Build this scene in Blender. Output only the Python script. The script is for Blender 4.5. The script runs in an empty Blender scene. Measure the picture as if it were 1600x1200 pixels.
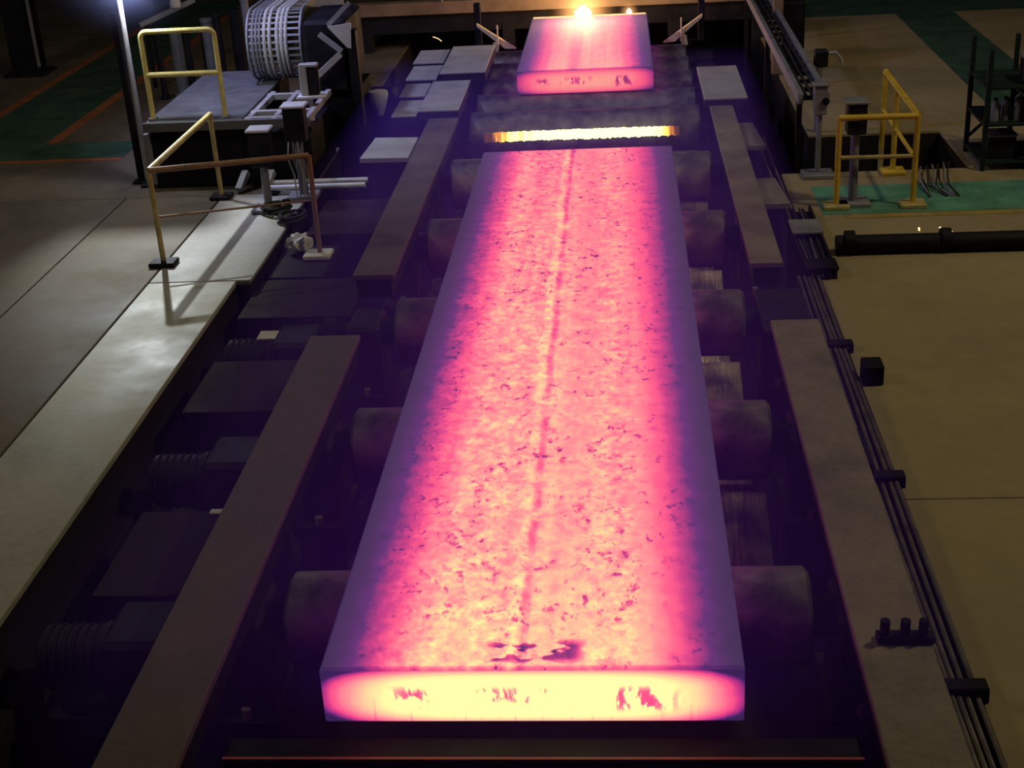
import bpy, bmesh, math, random
from mathutils import Vector, Matrix
random.seed(7)
PI = math.pi
scene = bpy.context.scene
COL = scene.collection

# ------------------------------------------------------------------ camera
cam_d = bpy.data.cameras.new('camera'); cam = bpy.data.objects.new('camera', cam_d); COL.objects.link(cam)
cam_d.sensor_fit = 'HORIZONTAL'; cam_d.sensor_width = 36.0; cam_d.lens = 2190.0 * 36.0 / 1600.0
cam_d.clip_end = 200
yaw, pitch, roll = -.0916, .4277, -.0598
fw = Vector((math.sin(yaw)*math.cos(pitch), math.cos(yaw)*math.cos(pitch), -math.sin(pitch)))
rt = Vector((math.cos(yaw), -math.sin(yaw), 0)); up = rt.cross(fw)
r2 = rt*math.cos(roll) + up*math.sin(roll); u2 = -rt*math.sin(roll) + up*math.cos(roll)
M = Matrix((r2, u2, -fw)).transposed().to_4x4(); M.translation = Vector((.4941, -5.3942, 4.5336))
cam.matrix_world = M
scene.camera = cam

# ------------------------------------------------------------------ light and exposure
scene.view_settings.view_transform = 'Standard'; scene.view_settings.look = 'None'
scene.view_settings.gamma = 1.0; scene.view_settings.exposure = 0.0
scene.view_settings.use_curve_mapping = False
w = bpy.data.worlds.new('hall_darkness'); scene.world = w; w.use_nodes = True
w.node_tree.nodes['Background'].inputs[0].default_value = (.35, .3, .55, 1)
w.node_tree.nodes['Background'].inputs[1].default_value = .007

def lamp(name, typ, loc, target, color, energy, **kw):
    d = bpy.data.lights.new(name, typ); o = bpy.data.objects.new(name, d); COL.objects.link(o)
    o.location = loc; d.color = color; d.energy = energy
    if target is not None:
        o.rotation_euler = (Vector(target) - Vector(loc)).to_track_quat('-Z', 'Y').to_euler()
    for k, v in kw.items(): setattr(d, k, v)
    return o
# high bay lamps over the right-hand floor, weaker ones over the left, out of frame under the roof
lamp('bay_lamp_right', 'AREA', (9, 5, 11), (4, 6, 0), (1, .84, .50), 400, shape='DISK', size=1.2)
lamp('bay_lamp_centre', 'AREA', (1, 13, 13), (1, 12, 0), (1, .86, .72), 75, shape='DISK', size=1.2)
lamp('bay_lamp_left', 'AREA', (-10, 3, 11), (-6, 5, 0), (1, .85, .62), 190, shape='DISK', size=1.2)
# the floodlight on the pole behind the platform
LAMP = (-5.06, 10.44, 2.77)
lamp('pole_floodlight', 'SPOT', LAMP, (-3.95, 7.9, 0), (.88, .95, 1.0), 820, spot_size=math.radians(60), spot_blend=.65, shadow_soft_size=.04)
lamp('rail_fill_light', 'POINT', (-4.98, 10.27, 2.30), None, (.80, .87, 1.0), 72, shadow_soft_size=.05)  # unseen fill light added to brighten the loop rail
lamp('blue_work_lamp', 'SPOT', (-4.9, 11.2, 5.5), (-1.9, 12.6, 0), (.46, .49, 1.0), 800, spot_size=math.radians(98), spot_blend=.8, shadow_soft_size=.2)

# ------------------------------------------------------------------ helpers
class MB:
    """collects shapes in world coordinates; build() links them as one mesh object"""
    def __init__(s): s.bm = bmesh.new()
    def _mat(s, verts, m):
        if m is not None: bmesh.ops.transform(s.bm, matrix=m, verts=verts)
    def box(s, x0, x1, y0, y1, z0, z1, bev=0.0, rot=None):
        c = Vector(((x0+x1)/2, (y0+y1)/2, (z0+z1)/2))
        r = bmesh.ops.create_cube(s.bm, size=1.0); v = r['verts']
        for q in v: q.co = Vector((q.co.x*(x1-x0), q.co.y*(y1-y0), q.co.z*(z1-z0)))
        if bev > 0:
            es = list({e for q in v for e in q.link_edges})
            b = bmesh.ops.bevel(s.bm, geom=es, offset=bev, segments=1, affect='EDGES', profile=.5)
            v = list({q for f in b['faces'] for q in f.verts} | {q for q in v if q.is_valid})
        m = Matrix.Translation(c)
        if rot is not None: m = m @ rot.to_matrix().to_4x4() if hasattr(rot, 'to_matrix') else m @ rot
        bmesh.ops.transform(s.bm, matrix=m, verts=v)
        return s
    def cyl(s, a, b, r, seg=16, r2=None, caps=True):
        a = Vector(a); b = Vector(b); d = b - a
        rr = bmesh.ops.create_cone(s.bm, cap_ends=caps, segments=seg, radius1=r, radius2=r if r2 is None else r2, depth=d.length)
        q = d.to_track_quat('Z', 'Y').to_matrix().to_4x4(); q.translation = (a+b)/2
        bmesh.ops.transform(s.bm, matrix=q, verts=rr['verts'])
        return s
    def bar(s, a, b, wx, wz, upv=(0,0,1)):
        a = Vector(a); b = Vector(b); d = (b-a); L = d.length; d.normalize()
        u = Vector(upv); sx = d.cross(u).normalized(); u = sx.cross(d)
        m = Matrix((sx, d, u)).transposed().to_4x4(); m.translation = (a+b)/2
        r = bmesh.ops.create_cube(s.bm, size=1.0)
        for q in r['verts']: q.co = Vector((q.co.x*wx, q.co.y*L, q.co.z*wz))
        bmesh.ops.transform(s.bm, matrix=m, verts=r['verts'])
        return s
    def tube(s, pts, r, seg=8):
        pts = [Vector(p) for p in pts]; rings = []
        prev = None
        for i, p in enumerate(pts):
            d = (pts[min(i+1, len(pts)-1)] - pts[max(i-1, 0)]).normalized()
            ref = Vector((1, 0, 0)) if abs(d.x) < .9 else Vector((0, 1, 0))
            if prev is None: n = d.cross(ref).normalized()
            else: n = (prev - d*prev.dot(d)).normalized()
            prev = n; b = d.cross(n)
            rings.append([s.bm.verts.new(p + (n*math.cos(2*PI*k/seg) + b*math.sin(2*PI*k/seg))*r) for k in range(seg)])
        for A, B in zip(rings[:-1], rings[1:]):
            for k in range(seg): s.bm.faces.new((A[k], A[(k+1) % seg], B[(k+1) % seg], B[k]))
        s.bm.faces.new(rings[0][::-1]); s.bm.faces.new(rings[-1])
        return s
    def prism(s, pts, ext):
        """closed polygon (world points) extruded along ext"""
        e = Vector(ext)
        A = [s.bm.verts.new(Vector(p)) for p in pts]; B = [s.bm.verts.new(Vector(p)+e) for p in pts]
        n = len(A); s.bm.faces.new(A[::-1]); s.bm.faces.new(B)
        for k in range(n): s.bm.faces.new((A[k], A[(k+1) % n], B[(k+1) % n], B[k]))
        return s
    def lathe(s, prof, c, axis='Z', seg=20):
        """prof: (radius, height) pairs about an axis through c"""
        c = Vector(c); rings = []
        for r, h in prof:
            ring = []
            for k in range(seg):
                a = 2*PI*k/seg; p = Vector((r*math.cos(a), r*math.sin(a), h))
                if axis == 'X': p = Vector((p.z, p.x, p.y))
                if axis == 'Y': p = Vector((p.x, p.z, p.y))
                ring.append(s.bm.verts.new(c+p))
            rings.append(ring)
        for A, B in zip(rings[:-1], rings[1:]):
            for k in range(seg): s.bm.faces.new((A[k], A[(k+1) % seg], B[(k+1) % seg], B[k]))
        s.bm.faces.new(rings[0][::-1]); s.bm.faces.new(rings[-1])
        return s
    def build(s, name, mat, parent=None, smooth=False, origin=None, **props):
        bmesh.ops.recalc_face_normals(s.bm, faces=s.bm.faces)
        me = bpy.data.meshes.new(name)
        o = bpy.data.objects.new(name, me)
        org = Vector(origin) if origin is not None else (world_loc(parent) if parent else Vector())
        bmesh.ops.translate(s.bm, vec=-org, verts=s.bm.verts)
        s.bm.to_mesh(me); s.bm.free()
        for m in (mat if isinstance(mat, (list, tuple)) else [mat]): me.materials.append(m)
        if smooth:
            for p in me.polygons: p.use_smooth = True
            try: me.set_sharp_from_angle(angle=math.radians(40))
            except Exception: pass
        COL.objects.link(o)
        if parent: o.parent = parent; o.location = org - world_loc(parent)
        else: o.location = org
        for k, v in props.items(): o[k] = v
        return o
def world_loc(o):
    l = Vector(o.location)
    while o.parent: o = o.parent; l += Vector(o.location)
    return l
def thing(name, label, cat, loc, group=None):
    o = bpy.data.objects.new(name, None); o.empty_display_size = .1; COL.objects.link(o)
    o.location = loc; o['label'] = label; o['category'] = cat
    if group: o['group'] = group
    return o
def tag(o, label, cat, group=None):
    o['label'] = label; o['category'] = cat
    if group: o['group'] = group
    return o
def kids(o): return [c for c in bpy.data.objects if c.parent == o]
def dup(root, loc, label, group=None):
    r = root.copy(); COL.objects.link(r); r.location = loc; r['label'] = label
    if group: r['group'] = group
    for ch in kids(root):
        c = ch.copy(); COL.objects.link(c); c.parent = r
        for g in kids(ch):
            d = g.copy(); COL.objects.link(d); d.parent = c
    return r

# ------------------------------------------------------------------ materials
class N:
    """tiny node expression helper"""
    def __init__(s, mat):
        mat.use_nodes = True; s.t = mat.node_tree; s.n = s.t.nodes; s.l = s.t.links
        s.n.clear(); s.out = s.n.new('ShaderNodeOutputMaterial')
    def put(s, sock, v):
        if hasattr(v, 'is_linked') or isinstance(v, bpy.types.NodeSocket): s.l.new(v, sock)
        else: sock.default_value = v
    def m(s, op, a, b=0.0, c=None, clamp=False):
        n = s.n.new('ShaderNodeMath'); n.operation = op; n.use_clamp = clamp
        s.put(n.inputs[0], a); s.put(n.inputs[1], b)
        if c is not None: s.put(n.inputs[2], c)
        return n.outputs[0]
    def sstep(s, v, a, b, lo=0.0, hi=1.0):
        n = s.n.new('ShaderNodeMapRange'); n.interpolation_type = 'SMOOTHSTEP'
        s.put(n.inputs[0], v)
        for i, q in enumerate((a, b, lo, hi)): n.inputs[i+1].default_value = q
        return n.outputs[0]
    def lin(s, v, a, b, lo=0.0, hi=1.0):
        n = s.n.new('ShaderNodeMapRange'); n.clamp = True; s.put(n.inputs[0], v)
        for i, q in enumerate((a, b, lo, hi)): n.inputs[i+1].default_value = q
        return n.outputs[0]
    def coord(s, kind='Object'):
        return s.n.new('ShaderNodeTexCoord').outputs[kind]
    def mapping(s, v, scale=(1, 1, 1), loc=(0, 0, 0)):
        n = s.n.new('ShaderNodeMapping'); s.l.new(v, n.inputs[0]); n.inputs['Scale'].default_value = scale; n.inputs['Location'].default_value = loc
        return n.outputs[0]
    def noise(s, v, scale, detail=4.0, rough=.55, dist=0.0, out='Fac'):
        n = s.n.new('ShaderNodeTexNoise'); s.l.new(v, n.inputs['Vector'])
        n.inputs['Scale'].default_value = scale; n.inputs['Detail'].default_value = detail
        n.inputs['Roughness'].default_value = rough; n.inputs['Distortion'].default_value = dist
        return n.outputs[out]
    def xyz(s, v):
        n = s.n.new('ShaderNodeSeparateXYZ'); s.l.new(v, n.inputs[0]); return n.outputs
    def ramp(s, v, stops, interp='LINEAR'):
        n = s.n.new('ShaderNodeValToRGB'); s.l.new(v, n.inputs[0]); e = n.color_ramp.elements
        n.color_ramp.interpolation = interp
        while len(e) < len(stops): e.new(1.0)
        for q, (p, c) in zip(e, stops): q.position = p; q.color = (*c, 1)
        return n.outputs[0]
    def mix(s, f, a, b):
        n = s.n.new('ShaderNodeMix'); n.data_type = 'RGBA'; s.put(n.inputs[0], f)
        for sk, v in ((n.inputs[6], a), (n.inputs[7], b)):
            if isinstance(v, tuple): sk.default_value = (*v, 1)
            else: s.l.new(v, sk)
        return n.outputs[2]
    def bsdf(s, base, rough=.6, metal=0.0, bump=None, bstr=.3, bdist=.01, emit=None, estr=1.0, coat=None):
        p = s.n.new('ShaderNodeBsdfPrincipled')
        for k, v in (('Base Color', base), ('Roughness', rough), ('Metallic', metal)):
            if isinstance(v, tuple): p.inputs[k].default_value = (*v, 1)
            else: s.put(p.inputs[k], v)
        if bump is not None:
            b = s.n.new('ShaderNodeBump'); s.l.new(bump, b.inputs['Height']); b.inputs['Strength'].default_value = bstr; b.inputs['Distance'].default_value = bdist
            s.l.new(b.outputs[0], p.inputs['Normal'])
        if emit is not None:
            if isinstance(emit, tuple): p.inputs['Emission Color'].default_value = (*emit, 1)
            else: s.l.new(emit, p.inputs['Emission Color'])
            s.put(p.inputs['Emission Strength'], estr)
        s.l.new(p.outputs[0], s.out.inputs[0]); return p
MATS = {}
def worn(name, c, rough=.6, metal=0.0, var=.35, scale=3.0, bump=.25, c2=None, rvar=.15):
    """painted or bare surface with mottled dirt and fine relief"""
    m = bpy.data.materials.new(name); n = N(m); co = n.coord('Object')
    a = n.noise(co, scale, 6, .6); b = n.noise(co, scale*9, 4, .6)
    k = n.lin(n.m('ADD', n.m('MULTIPLY', a, .7), n.m('MULTIPLY', b, .3)), .32, .68)
    lo = c2 if c2 else tuple(x*(1-var) for x in c)
    hi = tuple(min(1, x*(1+var*.6)) for x in c)
    p = n.bsdf(n.mix(k, lo, hi), n.lin(a, .3, .7, max(0, rough-rvar), min(1, rough+rvar)), metal, b, bump, .004)
    if max(c) < .06: p.inputs['Specular IOR Level'].default_value = .12   # dark base colours get hardly any sheen
    MATS[name] = m; return m
def S(r, g, b):
    f = lambda c: (c/255/12.92) if c/255 <= .04045 else ((c/255+.055)/1.055)**2.4
    return (f(r), f(g), f(b))
HEAT = [(0, S(50, 29, 78)), (.15, S(90, 34, 112)), (.34, S(196, 52, 128)), (.50, S(255, 88, 134)), (.66, S(255, 140, 146)), (.84, S(255, 205, 152)), (1.0, S(255, 252, 165))]
def heat_top(name, base, nearboost, edge0, edge1, blotch_amp, scratch=0.0):
    m = bpy.data.materials.new(name); n = N(m); co = n.coord('Object'); X, Y, Z = n.xyz(co)
    wob = n.noise(co, 7, 4)
    ax = n.m('ADD', n.m('ABSOLUTE', n.m('ADD', X, .0)), n.m('MULTIPLY', n.m('SUBTRACT', wob, .5), .10))
    E = n.sstep(ax, edge0, edge1, 1, 0)
    t = n.m('ADD', n.lin(Y, 0, 9, nearboost, 0), base)
    amp = n.m('ADD', n.sstep(X, .42, .62, 1, .22), n.m('MULTIPLY', n.sstep(n.m('ABSOLUTE', n.m('SUBTRACT', X, .13)), .05, .2, 1, 0), -.45))
    b1 = n.noise(co, 7.5, 9, .70, .15); b2 = n.noise(n.mapping(co, (1, .75, 1)), 19, 6, .66, .25)
    t = n.m('ADD', t, n.m('MULTIPLY', n.m('MULTIPLY', n.m('SUBTRACT', b1, .5), blotch_amp*1.5), amp))
    t = n.m('ADD', t, n.m('MULTIPLY', n.m('MULTIPLY', n.m('SUBTRACT', b2, .5), blotch_amp*1.25), amp))
    flk = n.m('MULTIPLY', n.sstep(n.noise(n.mapping(co, (1, .7, 1), (3, 5, 0)), 17, 5, .68, .3), .55, .66), n.sstep(n.noise(co, 2.1, 2), .36, .56))
    t = n.m('SUBTRACT', t, n.m('MULTIPLY', flk, blotch_amp*.9))
    lane = n.noise(n.mapping(co, (4.5, .10, 0), (7, 2, 0)), 1.0, 3, .6)
    t = n.m('ADD', t, n.m('MULTIPLY', n.m('SUBTRACT', lane, .5), .26))
    if scratch:
        sc = n.noise(n.mapping(co, (38, .35, 0)), 1.0, 3, .6)
        t = n.m('ADD', t, n.m('MULTIPLY', n.m('SUBTRACT', sc, .5), scratch))
        t = n.m('SUBTRACT', t, n.m('MULTIPLY', n.sstep(n.m('ABSOLUTE', n.m('SUBTRACT', X, -.15)), .02, .14, 1, 0), .12))
    else:
        s = n.m('ADD', n.m('ADD', X, .10), n.m('MULTIPLY', n.m('SUBTRACT', n.noise(n.mapping(co, (0, 1, 0)), 1.3, 3), .5), .06))
        t = n.m('ADD', t, n.m('MULTIPLY', n.sstep(n.m('ABSOLUTE', s), .004, .045, 1, 0), .07))
        t = n.m('SUBTRACT', t, n.m('MULTIPLY', n.m('MULTIPLY', n.sstep(n.m('ABSOLUTE', n.m('SUBTRACT', s, .055)), .004, .035, 1, 0), .2), n.sstep(n.noise(n.mapping(co, (1, 1, 0)), 3, 3), .3, .6)))
        # dark scale patch torn at the near edge
        pm = n.m('MULTIPLY', n.sstep(n.m('ABSOLUTE', n.m('SUBTRACT', Y, .13)), .04, .12, 1, 0), n.sstep(n.m('ABSOLUTE', n.m('SUBTRACT', X, .02)), .17, .26, 1, 0))
        pn = n.sstep(n.noise(n.mapping(co, (1, 1.6, 1), (1.3, .2, 0)), 7, 4, .5), .49, .56)
        t = n.m('SUBTRACT', t, n.m('MULTIPLY', n.m('MULTIPLY', pm, pn), .55))
    t = n.m('ADD', t, n.sstep(Y, .0, 1.4, .08, 0))
    t = n.m('SUBTRACT', t, n.sstep(Y, .0, .03, .30, 0))
    t = n.m('MULTIPLY', t, E, clamp=True)
    col = n.ramp(t, HEAT)
    n.bsdf((.10, .075, .12), .75, 0, b2, .25, .006, col, 1.14)
    return m
def heat_end(name, hot, power, scale_marks=1.0, hw=1.0):
    m = bpy.data.materials.new(name); n = N(m); co = n.coord('Object'); X, Y, Z = n.xyz(co)
    ax = n.m('DIVIDE', n.m('ABSOLUTE', X), hw)
    wx = n.m('ADD', ax, n.m('MULTIPLY', n.m('SUBTRACT', n.noise(co, 5, 3), .5), .07))
    d = n.m('ADD', n.m('POWER', n.m('DIVIDE', wx, 1.03), 3.8), n.m('POWER', n.m('ABSOLUTE', n.m('DIVIDE', n.m('SUBTRACT', Z, .152), .182)), 3.2))
    t = n.m('MULTIPLY', n.m('POWER', n.m('SUBTRACT', 1.0, d, clamp=True), .75), hot)
    mk = n.noise(n.mapping(co, (1, 1, .34), (.4, 0, .1)), 15, 4, .6, .4); big = n.noise(n.mapping(co, (1, 1, 1.6), (2.1, 0, 0)), 3.2, 2)
    mask = n.m('MULTIPLY', n.sstep(n.m('ABSOLUTE', n.m('SUBTRACT', Z, .14)), .03, .095, 1, 0), n.sstep(ax, .55, .75, 1, 0))
    mark = n.m('MULTIPLY', n.m('MULTIPLY', n.sstep(mk, .47, .57), n.sstep(big, .40, .52)), mask)
    drip = n.m('MULTIPLY', n.sstep(n.noise(n.mapping(co, (30, 1, .8)), 1.0, 3, .6), .56, .70), n.sstep(Z, .20, .02, 0, 1))
    t = n.m('SUBTRACT', t, n.m('MULTIPLY', mark, .62*scale_marks)); t = n.m('SUBTRACT', t, n.m('MULTIPLY', drip, .14*scale_marks), clamp=True)
    n.bsdf((.10, .075, .11), .75, 0, mk, .2, .005, n.ramp(t, HEAT), power)
    return m
def glow(name, c, s, base=(.08, .06, .08)):
    m = bpy.data.materials.new(name); n = N(m); co = n.coord('Object')
    k = n.noise(co, 8, 5)
    n.bsdf(base, .8, 0, k, .2, .005, n.mix(n.lin(k, .35, .65), tuple(x*.7 for x in c), c), s); return m

M_TOP = heat_top('hot_steel_top', .59, .12, .46, 1.0, .44)
M_END = heat_end('hot_steel_end', 1.14, 1.2)
M_TOP2 = heat_top('cooler_steel_top', .585, 0.0, .38, .93, .14, .20)
M_END2 = heat_end('cooler_steel_end', .70, 1.0, .7, .95)
M_SIDE = glow('hot_steel_side', (.62, .06, .62), .9)
M_UNDER = glow('hot_steel_underside', (1.0, .16, .13), .28)
n = N(M_SIDE); co = n.coord('Object'); X, Y, Z = n.xyz(co); k = n.noise(n.mapping(co, (1, 1, .5)), 9, 5, .6)
rim = n.m('SUBTRACT', 1.0, n.m('POWER', n.m('ABSOLUTE', n.m('DIVIDE', n.m('SUBTRACT', Z, .15), .175)), 3.0), clamp=True)
n.bsdf((.08, .06, .08), .8, 0, k, .2, .005, n.mix(n.lin(k, .42, .62), (.40, .04, .42), (.85, .09, .72)), n.m('MULTIPLY', rim, 1.15))
n = N(M_UNDER); co = n.coord('Object'); X, Y, Z = n.xyz(co)   # underside glow raised towards the far end to feed the apron reflections
n.bsdf((.08, .06, .08), .8, 0, None, .2, .005, n.mix(n.lin(Y, 3, 9), (1.0, .13, .12), (1.0, .45, .16)), n.lin(Y, 2, 9, .16, 1.5))
M_REAR = glow('hot_steel_rear', (1.0, .62, .25), 2.2)
M_STRIP = None

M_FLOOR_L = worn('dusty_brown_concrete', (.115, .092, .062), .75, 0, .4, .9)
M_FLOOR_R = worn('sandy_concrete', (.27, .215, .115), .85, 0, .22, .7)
M_PALE = worn('pale_worn_concrete', (.36, .36, .30), .6, 0, .28, 1.6, .2)
M_GREYC = worn('grey_concrete', (.30, .29, .27), .65, 0, .3, 1.5)
M_GREEN = worn('green_floor_paint', (.035, .085, .055), .6, 0, .35, 2.2)
M_GREEN2 = worn('green_floor_paint_light', (.09, .26, .17), .55, 0, .45, 2.0)
M_ORANGE = worn('orange_line_paint', (.30, .10, .035), .7, 0, .4, 3)
M_YLINE = worn('yellow_line_paint', (.30, .22, .06), .7, 0, .35, 3)
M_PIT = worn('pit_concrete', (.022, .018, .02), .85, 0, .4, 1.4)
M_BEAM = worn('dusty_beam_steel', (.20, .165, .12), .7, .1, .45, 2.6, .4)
M_BEAM_L = worn('dark_beam_steel', (.10, .072, .066), .75, 0, .4, 2.6, .4)  # darker than the right-hand beam steel
M_PLATE = worn('grey_cover_plate_steel', (.36, .35, .36), .6, .1, .25, 2.4, .3)
M_DARK = worn('dark_machine_steel', (.019, .017, .022), .6, .2, .4, 3)
M_BLACK = worn('black_grimy_steel', (.011, .010, .014), .6, .1, .4, 3)
M_MID = worn('grey_machine_steel', (.22, .22, .24), .55, .2, .35, 4)
M_LIGHT = worn('pale_grey_paint', (.62, .62, .64), .5, 0, .25, 5)
M_YELLOW = worn('yellow_rail_paint', (.80, .70, .22), .45, 0, .25, 6, .15)
M_YELLOW2 = worn('worn_yellow_rail_paint', (.46, .38, .13), .55, 0, .4, 7, .2, c2=(.26, .19, .07))
M_RUST = worn('rusty_rail_paint', (.30, .19, .08), .6, 0, .45, 3, .2, c2=(.16, .07, .045))
M_YELLOW3 = worn('orange_yellow_rail_paint', (.62, .42, .03), .5, 0, .3, 6, .15)
M_CABLE = worn('black_cable_rubber', (.03, .03, .032), .5, 0, .3, 6)
M_PIPE = worn('dull_pipe_steel', (.16, .14, .12), .45, .5, .4, 7)
M_HOSE = worn('pale_hose', (.45, .45, .42), .5, 0, .3, 9)
M_RACK = worn('dark_green_rack_paint', (.012, .022, .02), .6, 0, .4, 5)
def roll_mat():
    m = bpy.data.materials.new('banded_roll_steel'); n = N(m); co = n.coord('Object'); X, Y, Z = n.xyz(co)
    band = n.noise(n.mapping(co, (11, .05, .05)), 1.0, 5, .7); spot = n.noise(n.mapping(co, (2.4, 3, 3)), 1.3, 5, .6)
    n.bsdf(n.mix(n.lin(spot, .35, .65), (.045, .04, .05), (.22, .195, .205)), n.lin(band, .35, .65, .38, .68), .55, n.m('ADD', band, n.m('MULTIPLY', spot, .4)), .3, .01); return m
M_ROLL = roll_mat()
def apron_mat():
    m = bpy.data.materials.new('wet_apron_steel'); n = N(m); co = n.coord('Object')
    band = n.noise(n.mapping(co, (13, .6, .6)), 1.0, 5, .7)
    n.bsdf(n.mix(n.lin(n.noise(co, 1.6, 4), .42, .6), (.03, .025, .03), (.30, .24, .20)), n.lin(band, .35, .65, .16, .45), .85, band, .4, .02); return m
M_APRON = apron_mat()

# ------------------------------------------------------------------ setting: floors and the table pit
def struct(name, mb, mat, parent=None, label=None, **k):
    o = mb.build(name, mat, parent, **k)
    if parent is None: o['kind'] = 'structure'
    if label: o['label'] = label
    return o
# left floor, poured bays with recessed joints
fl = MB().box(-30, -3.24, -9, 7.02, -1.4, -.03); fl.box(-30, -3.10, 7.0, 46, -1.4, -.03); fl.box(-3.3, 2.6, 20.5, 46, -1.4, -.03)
floor = struct('floor', fl, M_PIT, label='concrete floor around the roller table')
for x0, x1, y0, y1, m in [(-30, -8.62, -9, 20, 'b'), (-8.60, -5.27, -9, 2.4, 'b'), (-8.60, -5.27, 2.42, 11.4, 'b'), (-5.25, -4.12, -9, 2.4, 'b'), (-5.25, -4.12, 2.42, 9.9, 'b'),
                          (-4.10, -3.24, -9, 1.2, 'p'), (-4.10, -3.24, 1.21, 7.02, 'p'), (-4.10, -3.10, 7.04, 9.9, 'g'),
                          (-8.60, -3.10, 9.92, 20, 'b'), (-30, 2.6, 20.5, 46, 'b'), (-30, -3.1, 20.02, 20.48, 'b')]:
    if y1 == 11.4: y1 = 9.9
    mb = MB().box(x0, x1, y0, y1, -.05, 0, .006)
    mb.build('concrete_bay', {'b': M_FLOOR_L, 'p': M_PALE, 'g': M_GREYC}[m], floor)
# right floor with an open pit beside the yellow guard
fr = MB()
for x0, x1, y0, y1 in [(2.24, 30, -9, 10.0), (4.3, 30, 10, 11.6), (2.74, 30, 11.6, 46)]: fr.box(x0, x1, y0, y1, -1.4, -.03)
fr.box(2.2, 4.4, 9.9, 11.7, -1.4, -1.2)
floor_r = struct('floor', fr, M_PIT, label='sandy concrete floor right of the roller table')
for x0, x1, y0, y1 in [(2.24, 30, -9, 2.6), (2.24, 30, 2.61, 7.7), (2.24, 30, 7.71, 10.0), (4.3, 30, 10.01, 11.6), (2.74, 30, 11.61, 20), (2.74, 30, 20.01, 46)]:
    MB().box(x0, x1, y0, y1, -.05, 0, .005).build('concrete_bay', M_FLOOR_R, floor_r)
def trim(i, x0, x1, y0, y1, mat, z=.004, label=None):
    struct('trim_%d' % i, MB().box(x0, x1, y0, y1, -.01, z), mat, label=label)
trim(1, 2.5, 8, 8.48, 9.46, M_GREEN2, label='green painted walkway strip by the yellow guard')
trim(2, 2.7, 8, 8.34, 8.46, M_YLINE, .005, label='yellow line along the green strip')
trim(3, 5.15, 6.12, 11.7, 19.3, M_GREEN, label='dark green walkway leading away')
trim(4, 2.7, 9, 19.32, 21.2, M_GREEN, .005, label='dark green cross walkway at the far end')
trim(5, -8.5, -7.25, 11.6, 24, M_GREEN, label='dark green walkway on the left-hand floor')
trim(6, -14, -5.9, 11.75, 12.55, M_GREEN, .005, label='short green walkway arm')
trim(7, -7.23, -7.08, 12.57, 24, M_ORANGE, .004, label='orange walkway line, inner')
trim(8, -8.68, -8.53, 13.3, 24, M_ORANGE, .004, label='orange walkway line, outer')
trim(9, -14, -5.9, 11.60, 11.73, M_ORANGE, .006, label='orange walkway line, near')
trim(10, -14, -8.7, 13.1, 13.25, M_ORANGE, .004, label='orange walkway line, far left')
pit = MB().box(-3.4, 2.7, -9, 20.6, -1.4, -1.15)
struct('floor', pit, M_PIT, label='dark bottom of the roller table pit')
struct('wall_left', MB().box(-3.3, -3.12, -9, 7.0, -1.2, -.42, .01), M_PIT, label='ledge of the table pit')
struct('wall_far', MB().box(-32, 32, 46, 46.3, -1.4, 14), M_FLOOR_L, label='far wall of the hall')

# ------------------------------------------------------------------ the slabs
def slab(name, x0, x1, y0, y1, mats, label, relief):
    """bevelled slab; origin at the middle of its near bottom edge; top is a fine grid with scale relief and a raised seam"""
    z0, z1 = .284, .60
    cx = (x0+x1)/2; W = (x1-x0)/2; L = y1-y0; T = z1-z0
    bm = bmesh.new(); nx = 56; ny = max(20, int(L*26)); c = .014
    from mathutils import noise as mn
    V = []
    for j in range(ny+1):
        row = []
        y = c + (L-2*c)*j/ny
        for i in range(nx+1):
            x = -W+c + 2*(W-c)*i/nx
            e = min(1, (W-c-abs(x))*8, j*1.0, (ny-j)*1.0)
            z = T + e*relief*(mn.fractal(Vector((x*6, y*5, 1.7)), 1.0, 2.0, 4)*.006 + (.008*math.exp(-((x+.10)/.025)**2)) - .006*math.exp(-((x+.045)/.03)**2))
            row.append(bm.verts.new((x, y, z)))
        V.append(row)
    for j in range(ny):
        for i in range(nx):
            bm.faces.new((V[j][i], V[j][i+1], V[j+1][i+1], V[j+1][i])).material_index = 0
    ring = [V[0][i] for i in range(nx+1)] + [V[j][nx] for j in range(1, ny+1)] + [V[ny][i] for i in range(nx-1, -1, -1)] + [V[j][0] for j in range(ny-1, 0, -1)]
    def push(v, z):   # outer ring position
        x = max(-W, min(W, v.co.x*W/(W-c))); y = (v.co.y-L/2)*(L/2)/(L/2-c)+L/2
        return bm.verts.new((x, y, z))
    A = [push(v, T-c) for v in ring]; B = [push(v, c) for v in ring]; D = [bm.verts.new((v.co.x, v.co.y, 0)) for v in ring]
    n = len(ring)
    def idx(k):
        if k < nx: return 1
        if k < nx+ny: return 2
        if k < 2*nx+ny: return 4
        return 2
    for k in range(n):
        q = (k+1) % n
        bm.faces.new((A[k], A[q], ring[q], ring[k])).material_index = 0
        bm.faces.new((B[k], B[q], A[q], A[k])).material_index = idx(k)
        bm.faces.new((D[k], D[q], B[q], B[k])).material_index = idx(k)
    f = bm.faces.new(D[::-1]); f.material_index = 3
    bmesh.ops.recalc_face_normals(bm, faces=bm.faces)
    me = bpy.data.meshes.new(name); bm.to_mesh(me); bm.free()
    for m in mats: me.materials.append(m)
    o = bpy.data.objects.new(name, me); COL.objects.link(o); o.location = (cx, y0, z0)
    return tag(o, label, 'steel slab')
slab('steel_slab', -1, 1, 0, 9.15, [M_TOP, M_END, M_SIDE, M_UNDER, M_REAR], 'long glowing pink-hot steel slab nearest on the rollers, yellow-white front end', 1.0)
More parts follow.
